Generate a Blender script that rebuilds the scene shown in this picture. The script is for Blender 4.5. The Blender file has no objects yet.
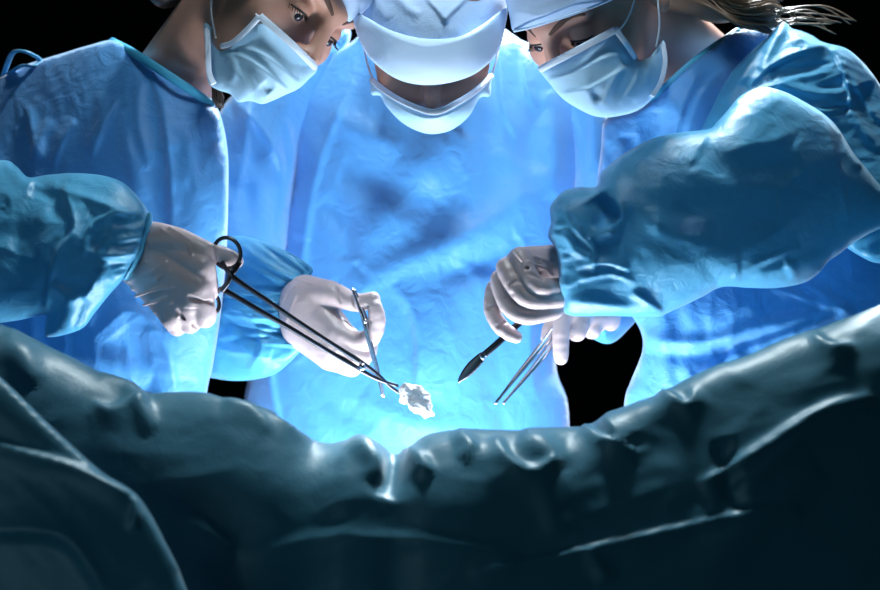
import bpy, bmesh, math, random
import numpy as np
from mathutils import Vector, Matrix
from mathutils.geometry import delaunay_2d_cdt
import openvdb

S = bpy.context.scene
COL = S.collection
# ------------------------------------------------------------------ camera
F = 50 / 36 * 880
CZ = 1.25
cam = bpy.data.cameras.new('camera'); cam.lens = 50; cam.sensor_width = 36
cam_o = bpy.data.objects.new('camera', cam); COL.objects.link(cam_o)
cam_o.location = (0, 0, CZ); cam_o.rotation_euler = (math.radians(90), 0, 0)
cam.dof.use_dof = True; cam.dof.focus_distance = 1.33; cam.dof.aperture_fstop = 3.5
cam.clip_start = 0.02
S.camera = cam_o
S.view_settings.view_transform = 'Standard'
S.view_settings.look = 'None'
S.view_settings.gamma = 1
S.view_settings.use_curve_mapping = False
S.view_settings.exposure = 0.0
# ------------------------------------------------------------------ world, lamps
w = bpy.data.worlds.new('world'); S.world = w; w.use_nodes = True
w.node_tree.nodes['Background'].inputs[0].default_value = (0.25, 0.5, 0.8, 1)
w.node_tree.nodes['Background'].inputs[1].default_value = 0.0

def area(name, loc, target, sx, sy, power, col, spread=180):
    l = bpy.data.lights.new(name, 'AREA'); l.shape = 'RECTANGLE'; l.size = sx; l.size_y = sy
    l.energy = power; l.color = col; l.spread = math.radians(spread)
    o = bpy.data.objects.new(name, l); COL.objects.link(o)
    o.location = loc
    o.rotation_euler = (Vector(target) - Vector(loc)).to_track_quat('-Z', 'Y').to_euler()
    return o
area('low_lamp', (0.0, 1.33, .885), (0.0, 1.52, 1.6), .46, .12, 7.8, (.92, .96, 1))
area('rear_lamp', (0.5, 2.3, 2.6), (0.1, 1.15, 1.12), .2, .2, 40, (.88, .96, 1), 100)
area('overhead_lamp', (0.12, 1.56, 2.7), (0.05, 1.13, 1.1), .16, .16, 8.5, (.85, .97, 1), 90)
area('front_lamp', (0.05, .85, 2.45), (0.0, 1.42, 1.62), .3, .3, 1.3, (.8, .92, 1), 42)
area('left_fill', (-1.0, -.3, 1.15), (-.1, 1.1, 1.0), .8, .8, 1.05, (.5, .88, 1), 120)


# ------------------------------------------------------------------ helpers
def P(x, y, D):
    return np.array([(x - 440) / F * D, D, CZ + (295 - y) / F * D])
def Pa(x, y, D):
    x = np.asarray(x, float); y = np.asarray(y, float); D = np.asarray(D, float) + 0 * x
    return np.stack([(x - 440) / F * D, D, CZ + (295 - y) / F * D], -1)

def tag(o, label=None, cat=None, group=None, kind=None):
    if label: o['label'] = label
    if cat: o['category'] = cat
    if group: o['group'] = group
    if kind: o['kind'] = kind
    return o

def empty(name, loc):
    o = bpy.data.objects.new(name, None); COL.objects.link(o); o.location = loc; o.empty_display_size = .05
    return o

def root_pos(o):
    v = Vector((0, 0, 0))
    while o is not None:
        v += Vector(o.location); o = o.parent
    return v

def mesh_obj(name, V, Fc, mat, parent=None, smooth=True, fix=False):
    """all vertices come in world space; the object origin sits at its parent's origin"""
    V = np.asarray(V, float)
    if parent is not None:
        off = np.array(root_pos(parent)); loc = (0, 0, 0)
    else:
        off = np.array([V[:, 0].mean(), V[:, 1].mean(), V[:, 2].min()]); loc = tuple(off)
    me = bpy.data.meshes.new(name)
    me.from_pydata((V - off).tolist(), [], [tuple(int(i) for i in f) for f in Fc])
    me.update()
    if fix:
        bm = bmesh.new(); bm.from_mesh(me); bmesh.ops.recalc_face_normals(bm, faces=bm.faces); bm.to_mesh(me); bm.free()
    if smooth:
        me.polygons.foreach_set('use_smooth', [True] * len(me.polygons))
    if mat: me.materials.append(mat)
    o = bpy.data.objects.new(name, me); COL.objects.link(o)
    o.location = loc
    if parent is not None: o.parent = parent
    return o

def catmull(pts, closed=False, step=3.0):
    p = np.asarray(pts, float); n = len(p)
    out = []
    rng = range(n) if closed else range(n - 1)
    for i in rng:
        if closed: a, b, c, d = p[(i - 1) % n], p[i], p[(i + 1) % n], p[(i + 2) % n]
        else: a, b, c, d = p[max(i - 1, 0)], p[i], p[i + 1], p[min(i + 2, n - 1)]
        m = max(1, int(np.linalg.norm((c - b)[:2]) / step))
        for k in range(m):
            t = k / m
            out.append(0.5 * ((2 * b) + (c - a) * t + (2 * a - 5 * b + 4 * c - d) * t * t + (3 * b - a - 3 * c + d) * t ** 3))
    if not closed: out.append(p[-1])
    return np.array(out)

# numpy gradient noise
_rs = np.random.RandomState(7); _perm = _rs.permutation(256); _perm = np.concatenate([_perm, _perm, _perm])
_ga = _rs.rand(256) * 2 * np.pi; _gx = np.cos(_ga); _gy = np.sin(_ga)
def perlin(x, y, seed=0):
    x = np.asarray(x, float) + seed * 17.31; y = np.asarray(y, float) + seed * 9.77
    xi = np.floor(x).astype(int); yi = np.floor(y).astype(int); xf = x - xi; yf = y - yi
    u = xf * xf * xf * (xf * (xf * 6 - 15) + 10); v = yf * yf * yf * (yf * (yf * 6 - 15) + 10)
    def g(ix, iy, fx, fy):
        h = _perm[(_perm[ix & 255] + iy) & 255]
        return _gx[h] * fx + _gy[h] * fy
    a = g(xi, yi, xf, yf); b = g(xi + 1, yi, xf - 1, yf); c = g(xi, yi + 1, xf, yf - 1); d = g(xi + 1, yi + 1, xf - 1, yf - 1)
    return (a + u * (b - a)) + v * ((c + u * (d - c)) - (a + u * (b - a)))
def crumple(x, y, scale, ang=0, stretch=1.0, seed=0):
    """creased-cloth height, about -1..1; folds run along ang (degrees)"""
    c, s = math.cos(math.radians(ang)), math.sin(math.radians(ang))
    u = (x * c + y * s) / (scale * stretch); v = (-x * s + y * c) / scale
    wu = perlin(u * .8, v * .8, seed + 3) * .9; wv = perlin(u * .8, v * .8, seed + 5) * .9
    r = 1 - 2.2 * np.abs(perlin(u + wu, v + wv, seed))
    r2 = 1 - 2.2 * np.abs(perlin(2.1 * u + wv, 2.1 * v + wu, seed + 11))
    m = np.clip(.5 + 1.3 * perlin(u * .5, v * .5, seed + 8), 0, 1)
    return (r * .65 + r2 * .3) * (0.25 + .75 * m) + .5 * perlin(u * .7, v * .7, seed + 2)

def facets(x, y, scale, ang=0, stretch=1.0, seed=0):
    """crumpled-paper relief: flat facets meeting in sharp creases, about -1..1"""
    c, s = math.cos(math.radians(ang)), math.sin(math.radians(ang))
    u = (x * c + y * s) / (scale * stretch); v = (-x * s + y * c) / scale
    u, v = u + .35 * perlin(u * 1.3, v * 1.3, seed + 4), v + .35 * perlin(u * 1.3, v * 1.3, seed + 6)
    iu = np.floor(u).astype(int); iv = np.floor(v).astype(int); f1 = np.full(u.shape, 9.0); f2 = f1.copy()
    for i in (-1, 0, 1):
        for j in (-1, 0, 1):
            h = _perm[(_perm[(iu + i + seed * 13) & 255] + iv + j) & 255]; h2 = _perm[(h + 57) & 255]
            d = np.hypot(iu + i + h / 255 - u, iv + j + h2 / 255 - v)
            f2 = np.where(d < f1, f1, np.minimum(f2, d)); f1 = np.minimum(f1, d)
    m = np.clip(.55 + 1.2 * perlin(u * .35, v * .35, seed + 9), .1, 1)
    return (1 - 1.6 * np.clip(f2 - f1, 0, 1.2)) * m

def seg_dist(X, Y, pl):
    """signed distance to a polyline and position along it 0..1"""
    best = np.full(X.shape, 1e9); sd = np.zeros(X.shape); tt = np.zeros(X.shape)
    L = np.linalg.norm(np.diff(pl, axis=0), axis=1); cum = np.concatenate([[0], np.cumsum(L)]); tot = cum[-1] + 1e-9
    for i in range(len(pl) - 1):
        a = pl[i]; d = pl[i + 1] - a; l2 = d @ d + 1e-12
        px = X - a[0]; py = Y - a[1]
        t = np.clip((px * d[0] + py * d[1]) / l2, 0, 1)
        dx = px - t * d[0]; dy = py - t * d[1]
        q = np.hypot(dx, dy); m = q < best
        cr = np.sign(d[0] * py - d[1] * px)
        best[m] = q[m]; sd[m] = (q * cr)[m]; tt[m] = ((cum[i] + t * L[i]) / tot)[m]
    return best, sd, tt
def stroke_height(X, Y, strokes):
    """sum of fold strokes in mm.  (kind, width, amp, points): r ridge, c crease steep on its right-hand side, d the other"""
    H = np.zeros(X.shape)
    for kind, wd, amp, pts in strokes:
        pl = catmull(pts, False, 8.0)
        lo = pl.min(0) - 4 * wd; hi = pl.max(0) + 4 * wd
        m = (X > lo[0]) & (X < hi[0]) & (Y > lo[1]) & (Y < hi[1])
        if not m.any(): continue
        q, sd, t = seg_dist(X[m], Y[m], pl)
        tap = np.clip(np.sin(np.pi * np.clip(t, 0, 1)), 0, 1) ** .45
        if kind == 'r': h = np.exp(-(q / wd) ** 2)
        elif kind == 't': h = np.exp(-(q / wd) ** 2); tap = (1 - t) ** .7
        else:
            s = sd if kind == 'c' else -sd
            h = np.where(s > 0, np.exp(-(s / (wd * .35)) ** 2), np.exp(-np.abs(s) / wd * 1.1))
            h *= np.exp(-(q / (wd * 2.2)) ** 4)
        H[m] += amp * tap * h
    return H

def inside(X, Y, poly):
    r = np.zeros(X.shape, bool); n = len(poly); x0, y0 = poly[-1]
    for i in range(n):
        x1, y1 = poly[i]
        if y0 != y1:
            c = ((y1 > Y) != (y0 > Y)) & (X < (x0 - x1) * (Y - y1) / (y0 - y1) + x1)
            r ^= c
        x0, y0 = x1, y1
    return r

def tps(ctrl):
    """smooth depth field through control points (px, py, D)"""
    c = np.array(ctrl, float); n = len(c)
    if n == 1: return lambda x, y: np.full(np.shape(x), c[0, 2])
    if n < 4:
        A = np.c_[np.ones(n), c[:, 0] / 500, c[:, 1] / 500]; k = np.linalg.lstsq(A, c[:, 2], rcond=None)[0]
        return lambda x, y: k[0] + k[1] * np.asarray(x) / 500 + k[2] * np.asarray(y) / 500
    xy = c[:, :2] / 500
    def U(r2): return .5 * r2 * np.log(r2 + 1e-12)
    K = U(((xy[:, None] - xy[None]) ** 2).sum(-1)) + 1e-3 * np.eye(n)
    Pm = np.c_[np.ones(n), xy]
    M = np.block([[K, Pm], [Pm.T, np.zeros((3, 3))]])
    s = np.linalg.solve(M, np.r_[c[:, 2], 0, 0, 0])
    def f(x, y):
        x = np.asarray(x, float) / 500; y = np.asarray(y, float) / 500
        o = s[n] + s[n + 1] * x + s[n + 2] * y
        for i in range(n): o = o + s[i] * U((x - xy[i, 0]) ** 2 + (y - xy[i, 1]) ** 2)
        return o
    return f

def poisson(poly, lo, hi, cells=80):
    h = max(hi - lo) / cells
    gx = np.arange(lo[0] - 2 * h, hi[0] + 2.5 * h, h); gy = np.arange(lo[1] - 2 * h, hi[1] + 2.5 * h, h)
    X, Y = np.meshgrid(gx, gy); m = inside(X, Y, poly).astype(float)
    u = m * 4.0
    for _ in range(2600):
        u[1:-1, 1:-1] = m[1:-1, 1:-1] * .25 * (u[:-2, 1:-1] + u[2:, 1:-1] + u[1:-1, :-2] + u[1:-1, 2:] + 1)
    def samp(x, y):
        fx = np.clip((x - gx[0]) / h, 0, len(gx) - 1.001); fy = np.clip((y - gy[0]) / h, 0, len(gy) - 1.001)
        ix = fx.astype(int); iy = fy.astype(int); a = fx - ix; b = fy - iy
        return (u[iy, ix] * (1 - a) * (1 - b) + u[iy, ix + 1] * a * (1 - b) + u[iy + 1, ix] * (1 - a) * b + u[iy + 1, ix + 1] * a * b)
    return samp, u.max()

def inflate(name, outline, depth, thick, mat, parent, strokes=(), crum=(), step=3.0, back=.8, coarse=None, power=.5, smooth_outline=True, wob=0.0):
    """closed, rounded cloth volume: outline at its own depth field, half thickness `thick` metres"""
    ol = catmull(outline, True, step) if smooth_outline else np.array(outline, float)
    if wob:
        k = np.arange(len(ol)); t = np.roll(ol, -1, 0) - np.roll(ol, 1, 0); t /= np.linalg.norm(t, axis=1)[:, None] + 1e-9
        ol = ol + np.c_[-t[:, 1], t[:, 0]] * (wob * perlin(k * .31, k * 0 + .5, 3) + wob * .6 * perlin(k * .83, k * 0 + .5, 5))[:, None]
    lo = ol.min(0); hi = ol.max(0)
    samp, um = poisson(ol, lo, hi)
    # interior points: jittered hexagonal grid, coarser outside the frame
    rs = np.random.RandomState(len(ol) + 5)
    def grid(st):
        gx = np.arange(lo[0], hi[0], st); gy = np.arange(lo[1], hi[1], st * .866)
        X, Y = np.meshgrid(gx, gy); X = X + (np.arange(len(gy)) % 2)[:, None] * st * .5
        return X.ravel(), Y.ravel()
    X, Y = grid(step)
    inf = (X > -25) & (X < 905) & (Y > -25) & (Y < 460 if coarse is None else Y < coarse)
    X = X[inf]; Y = Y[inf]
    X2, Y2 = grid(14.0); k = ~((X2 > -25) & (X2 < 905) & (Y2 > -25) & (Y2 < (460 if coarse is None else coarse)))
    X = np.r_[X, X2[k]]; Y = np.r_[Y, Y2[k]]
    m = inside(X, Y, ol); X = X[m]; Y = Y[m]
    q, _, _ = seg_dist(X, Y, np.vstack([ol, ol[:1]]))
    m = q > step * .45; X = X[m]; Y = Y[m]
    n0 = len(ol)
    verts = [Vector((a, b)) for a, b in np.r_[ol, np.c_[X, Y]]]
    res = delaunay_2d_cdt(verts, [], [list(range(n0))], 1, 1e-6, True)
    vv = np.array([tuple(v) for v in res[0]]); tris = np.array(res[2]); orig = res[3]
    ce = vv[tris].mean(1); tris = tris[inside(ce[:, 0], ce[:, 1], ol)]
    used = np.zeros(len(vv), bool); used[tris.ravel()] = True; print(name, 'unused', (~used).sum(), 'tris', len(tris))
    rim = np.array([any(i < n0 for i in o) for o in orig])
    x, y = vv[:, 0], vv[:, 1]
    u = np.clip(samp(x, y) / um, 0, 1); h = thick * u ** power
    q, _, _ = seg_dist(x, y, np.vstack([ol, ol[:1]])); edge = np.clip(q / (step * 2.2), 0, 1) ** .5
    h = h * np.where(rim, 0, 1)
    D = depth(x, y)
    disp = stroke_height(x, y, strokes) / 1000 if strokes else np.zeros(len(x))
    for q_ in crum:
        sc, amp, ang, st, sd = q_[:5]; disp = disp + amp / 1000 * (facets if len(q_) > 5 else crumple)(x, y, sc, ang, st, sd)
    fr = Pa(x, y, D - h - disp * edge)
    # the rim is shared, the back gets its own vertices
    bk_idx = np.full(len(x), -1); ni = np.where(~rim)[0]; bk_idx[ni] = len(x) + np.arange(len(ni)); bk_idx[rim] = np.where(rim)[0]
    bkv = Pa(x, y, D + h * back)
    V = np.r_[fr, bkv[ni]]
    Fc = []
    for t in tris:
        a, b, c = t
        # px,py (y down): orient the front towards the camera (-Y)
        ar = (vv[b, 0] - vv[a, 0]) * (vv[c, 1] - vv[a, 1]) - (vv[b, 1] - vv[a, 1]) * (vv[c, 0] - vv[a, 0])
        if ar > 0: a, c = c, a
        Fc.append((a, b, c))
        A, B, C_ = bk_idx[a], bk_idx[b], bk_idx[c]
        if (A, B, C_) != (a, b, c): Fc.append((C_, B, A))
    return mesh_obj(name, V, Fc, mat, parent)

# ------------------------------------------------------------------ distance-field bodies
def RC(a, ra, b, rb, k=.008, op='add'): return ('rc', np.array(a, float), ra, np.array(b, float), rb, k, op)
def EL(c, r, k=.01, op='add', rot=None): return ('el', np.array(c, float), np.array(r, float), None if rot is None else np.array(rot, float), None, k, op)
def euler(x, y, z):
    return np.array(Matrix.Rotation(math.radians(z), 3, 'Z') @ Matrix.Rotation(math.radians(y), 3, 'Y') @ Matrix.Rotation(math.radians(x), 3, 'X'))
def sdf_mesh(prims, vox, noise=None):
    los, his = [], []
    for p in prims:
        if p[6] != 'add': continue
        if p[0] == 'rc':
            los.append(np.minimum(p[1] - p[2], p[3] - p[4])); his.append(np.maximum(p[1] + p[2], p[3] + p[4]))
        else:
            R = max(p[2]); los.append(p[1] - R); his.append(p[1] + R)
    lo = np.min(los, 0) - 4 * vox; hi = np.max(his, 0) + 4 * vox
    n = np.ceil((hi - lo) / vox).astype(int) + 1
    G = np.full(n, .05, np.float32)
    ax = [lo[i] + np.arange(n[i]) * vox for i in range(3)]
    for p in prims:
        kk = p[5]; pad = kk + 5 * vox
        if p[0] == 'rc': a = np.minimum(p[1] - p[2], p[3] - p[4]) - pad; b = np.maximum(p[1] + p[2], p[3] + p[4]) + pad
        else: R = max(p[2]) if p[3] is not None else p[2]; a = p[1] - R - pad; b = p[1] + R + pad
        i0 = np.clip(((a - lo) / vox).astype(int), 0, n - 1); i1 = np.clip(((b - lo) / vox).astype(int) + 2, 1, n)
        sl = tuple(slice(i0[i], i1[i]) for i in range(3))
        X = ax[0][sl[0]][:, None, None]; Y = ax[1][sl[1]][None, :, None]; Z = ax[2][sl[2]][None, None, :]
        if p[0] == 'rc':
            d = p[3] - p[1]; l2 = d @ d + 1e-12
            t = ((X - p[1][0]) * d[0] + (Y - p[1][1]) * d[1] + (Z - p[1][2]) * d[2]) / l2
            t = np.clip(t, 0, 1)
            q = np.sqrt((X - p[1][0] - t * d[0]) ** 2 + (Y - p[1][1] - t * d[1]) ** 2 + (Z - p[1][2] - t * d[2]) ** 2) - (p[2] + t * (p[4] - p[2]))
        else:
            x, y, z = X - p[1][0], Y - p[1][1], Z - p[1][2]
            if p[3] is not None:
                M = p[3].T
                x, y, z = M[0, 0] * x + M[0, 1] * y + M[0, 2] * z, M[1, 0] * x + M[1, 1] * y + M[1, 2] * z, M[2, 0] * x + M[2, 1] * y + M[2, 2] * z
            r = p[2]
            k0 = np.sqrt((x / r[0]) ** 2 + (y / r[1]) ** 2 + (z / r[2]) ** 2)
            k1 = np.sqrt((x / r[0] ** 2) ** 2 + (y / r[1] ** 2) ** 2 + (z / r[2] ** 2) ** 2) + 1e-9
            q = k0 * (k0 - 1) / k1
        g = G[sl]; k = max(kk, 1e-5)
        if p[6] == 'add':
            h = np.maximum(k - np.abs(g - q), 0) / k
            G[sl] = np.minimum(g, q) - h * h * k * .25
        else:
            h = np.maximum(k - np.abs(g + q), 0) / k
            G[sl] = np.maximum(g, -q) + h * h * k * .25
    if noise is not None:
        G = G + noise(ax[0][:, None, None], ax[1][None, :, None], ax[2][None, None, :]).astype(np.float32)
    gr = openvdb.FloatGrid(.05); gr.copyFromArray(G)
    pts, quads = gr.convertToQuads(isovalue=0.0)
    V = np.array(pts, float) * vox + lo
    return V, np.array(quads)[:, ::-1].astype(int)
def join(parts):
    V = []; Fc = []; o = 0
    for v, f in parts:
        V.append(np.asarray(v)); Fc += [tuple(int(i) + o for i in q) for q in f]; o += len(v)
    return np.vstack(V), Fc

def tube(path, rad, n=10, cap=True, flat=None):
    """path (m,3); rad scalar or list; flat=(vector, factor) squashes the section along that direction"""
    p = np.asarray(path, float); m = len(p); rad = np.broadcast_to(np.asarray(rad, float), (m,))
    T = np.gradient(p, axis=0); T /= np.linalg.norm(T, axis=1)[:, None] + 1e-12
    ref = np.array([0, 0, 1.0]) if abs(T[0][2]) < .9 else np.array([1.0, 0, 0])
    u = np.cross(T[0], ref); u /= np.linalg.norm(u)
    V = []
    for i in range(m):
        u = u - (u @ T[i]) * T[i]; u /= np.linalg.norm(u) + 1e-12; v = np.cross(T[i], u)
        for k in range(n):
            a = 2 * math.pi * k / n; d = (math.cos(a) * u + math.sin(a) * v) * rad[i]
            if flat is not None:
                f = np.array(flat[0], float); f /= np.linalg.norm(f); d = d - (d @ f) * f * (1 - flat[1])
            V.append(p[i] + d)
    Fc = [(i * n + k, i * n + (k + 1) % n, (i + 1) * n + (k + 1) % n, (i + 1) * n + k) for i in range(m - 1) for k in range(n)]
    if cap: Fc += [tuple(range(n))[::-1], tuple(range((m - 1) * n, m * n))]
    return np.array(V), Fc
def pxpath(pts, step=3.0):
    c = catmull(pts, False, step)
    return Pa(c[:, 0], c[:, 1], c[:, 2])

# ------------------------------------------------------------------ materials
def mat(name, col, rough=.6, metal=0, sheen=0, bump=0, bscale=400, spec=.5, sss=0, trans=0, var=0, coat=0, vscale=30, mid=0):
    m = bpy.data.materials.new(name); m.use_nodes = True; nt = m.node_tree; N = nt.nodes; L = nt.links
    b = N['Principled BSDF']; b.inputs['Base Color'].default_value = (*col, 1); b.inputs['Roughness'].default_value = rough
    b.inputs['Metallic'].default_value = metal; b.inputs['Specular IOR Level'].default_value = spec
    if sheen: b.inputs['Sheen Weight'].default_value = sheen; b.inputs['Sheen Roughness'].default_value = .5
    if coat: b.inputs['Coat Weight'].default_value = coat; b.inputs['Coat Roughness'].default_value = .3
    if sss:
        b.inputs['Subsurface Weight'].default_value = sss; b.inputs['Subsurface Radius'].default_value = (.01, .004, .002) ; b.inputs['Subsurface Scale'].default_value = .6
    tc = N.new('ShaderNodeTexCoord')
    if var:
        n = N.new('ShaderNodeTexNoise'); n.inputs['Scale'].default_value = vscale; n.inputs['Detail'].default_value = 5; L.new(tc.outputs['Object'], n.inputs['Vector'])
        r = N.new('ShaderNodeMixRGB'); r.blend_type = 'MULTIPLY'; r.inputs[0].default_value = 1
        r.inputs[1].default_value = (*col, 1)
        cr = N.new('ShaderNodeMapRange'); cr.inputs[1].default_value = .3; cr.inputs[2].default_value = .7; cr.inputs[3].default_value = 1 - var; cr.inputs[4].default_value = 1 + var
        L.new(n.outputs['Fac'], cr.inputs[0]); L.new(cr.outputs[0], r.inputs[2]); L.new(r.outputs[0], b.inputs['Base Color'])
    last = None
    if bump:
        n = N.new('ShaderNodeTexNoise'); n.inputs['Scale'].default_value = bscale; n.inputs['Detail'].default_value = 3; L.new(tc.outputs['Object'], n.inputs['Vector'])
        bp = N.new('ShaderNodeBump'); bp.inputs['Strength'].default_value = bump; bp.inputs['Distance'].default_value = .001
        L.new(n.outputs['Fac'], bp.inputs['Height']); last = bp
        if mid:
            n2 = N.new('ShaderNodeTexNoise'); n2.inputs['Scale'].default_value = 38; n2.inputs['Detail'].default_value = 6; n2.inputs['Roughness'].default_value = .55; n2.inputs['Distortion'].default_value = .8
            L.new(tc.outputs['Object'], n2.inputs['Vector'])
            bp2 = N.new('ShaderNodeBump'); bp2.inputs['Strength'].default_value = mid; bp2.inputs['Distance'].default_value = .006
            L.new(n2.outputs['Fac'], bp2.inputs['Height']); L.new(bp.outputs[0], bp2.inputs['Normal']); last = bp2
        L.new(last.outputs[0], b.inputs['Normal'])
    if trans:
        t = N.new('ShaderNodeBsdfTranslucent'); t.inputs[0].default_value = (*col, 1)
        mx = N.new('ShaderNodeMixShader'); mx.inputs[0].default_value = trans
        L.new(b.outputs[0], mx.inputs[1]); L.new(t.outputs[0], mx.inputs[2]); L.new(mx.outputs[0], N['Material Output'].inputs[0])
        if last: L.new(last.outputs[0], t.inputs['Normal'])
    return m

M = {}
M['gown'] = mat('blue gown fabric', (.065, .32, .72), .5, bump=.35, bscale=900, sheen=.4, mid=.5, trans=.1)
M['sleeve'] = mat('pale blue gown sleeve fabric', (.07, .40, .68), .40, bump=.3, bscale=900, sheen=.2, mid=.4, spec=.6, trans=.2)
M['cuff'] = mat('gathered cuff fabric', (.10, .45, .68), .5, bump=.4, bscale=500, mid=.5)
M['band'] = mat('gown neck binding', (.05, .38, .62), .6, bump=.3, bscale=700)
M['mask'] = mat('mask fabric', (.42, .70, .92), .55, bump=.4, bscale=900, mid=.25)
M['maskedge'] = mat('mask edge binding', (.66, .78, .93), .6, bump=.6, bscale=1400)
M['cap'] = mat('cap fabric', (.40, .57, .80), .65, bump=.4, bscale=900, mid=.3)
M['capband'] = mat('cap band fabric', (.48, .67, .90), .6, bump=.3, bscale=900, mid=.15)
M['glove'] = mat('latex glove', (.49, .40, .41), .36, bump=.25, bscale=120, sss=.08, var=.06, vscale=60, mid=.22)
M['skin'] = mat('skin', (.50, .27, .20), .5, bump=.15, bscale=600, sss=.12, var=.06)
M['hair'] = mat('dark brown hair', (.03, .018, .012), .45)
M['hairb'] = mat('light brown hair', (.17, .11, .065), .4)
M['lash'] = mat('dark lashes', (.012, .008, .008), .5)
M['brow'] = mat('brown eyebrow', (.09, .045, .03), .7, bump=.6, bscale=600)
M['eye'] = mat('eye white', (.6, .6, .62), .15)
M['iris'] = mat('dark iris', (.02, .02, .03), .1)
M['steel'] = mat('polished steel', (.62, .64, .68), .22, metal=1)
M['dsteel'] = mat('dark steel', (.10, .10, .115), .28, metal=1)
M['gauze'] = mat('white gauze', (.62, .60, .61), .95, bump=1, bscale=500)
M['drape'] = mat('teal drape fabric', (.034, .19, .29), .42, bump=.2, bscale=500, sheen=.4, mid=.12, spec=.5, trans=.1)
M['floor'] = mat('shade-darkened floor', (.012, .014, .016), .6, bump=.05, bscale=20, var=.1)  # near-black base puts the darkness of the unlit theatre into the colour
M['wall'] = mat('shade-darkened wall', (.006, .007, .008), .9, bump=.05, bscale=20, var=.1)  # unlit background painted in: almost black, so lamp spill barely shows
M['cord'] = mat('white elastic', (.62, .66, .72), .6, bump=.2)
M['metal'] = mat('table metal', (.3, .3, .32), .35, metal=1)
M['pad'] = mat('table pad', (.02, .02, .025), .6, bump=.1)
M['trouser'] = mat('scrub trousers', (.03, .2, .4), .8, bump=.3)
M['shoe'] = mat('white clogs', (.5, .5, .52), .5, bump=.1)

# ------------------------------------------------------------------ room
def box(name, lo, hi, m, parent=None, bev=0):
    lo = np.array(lo, float); hi = np.array(hi, float)
    V = [(x, y, z) for x in (lo[0], hi[0]) for y in (lo[1], hi[1]) for z in (lo[2], hi[2])]
    Fc = [(0, 1, 3, 2), (4, 6, 7, 5), (0, 4, 5, 1), (2, 3, 7, 6), (0, 2, 6, 4), (1, 5, 7, 3)]
    o = mesh_obj(name, V, Fc, m, parent, smooth=False)
    if bev:
        b = o.modifiers.new('bevel', 'BEVEL'); b.width = bev; b.segments = 3
    return o
tag(box('floor', (-4, -2, -.05), (4, 6, 0), M['floor']), kind='structure')
tag(box('wall_back', (-4, 5.9, 0), (4, 6, 3.2), M['wall']), kind='structure')

# ------------------------------------------------------------------ operating table and the drapes
T = empty('operating_table', (0, 1.25, 0))
tag(T, 'operating table hidden beneath the dark teal surgical drape', 'table')
box('tabletop', (-.9, 1.17, .77), (.9, 1.38, .81), M['pad'], T, .01)
box('column', (-.15, 1.19, .1), (.15, 1.36, .77), M['metal'], T, .02)
box('base', (-.4, 1.19, 0), (.4, 1.36, .1), M['metal'], T, .03)

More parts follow.
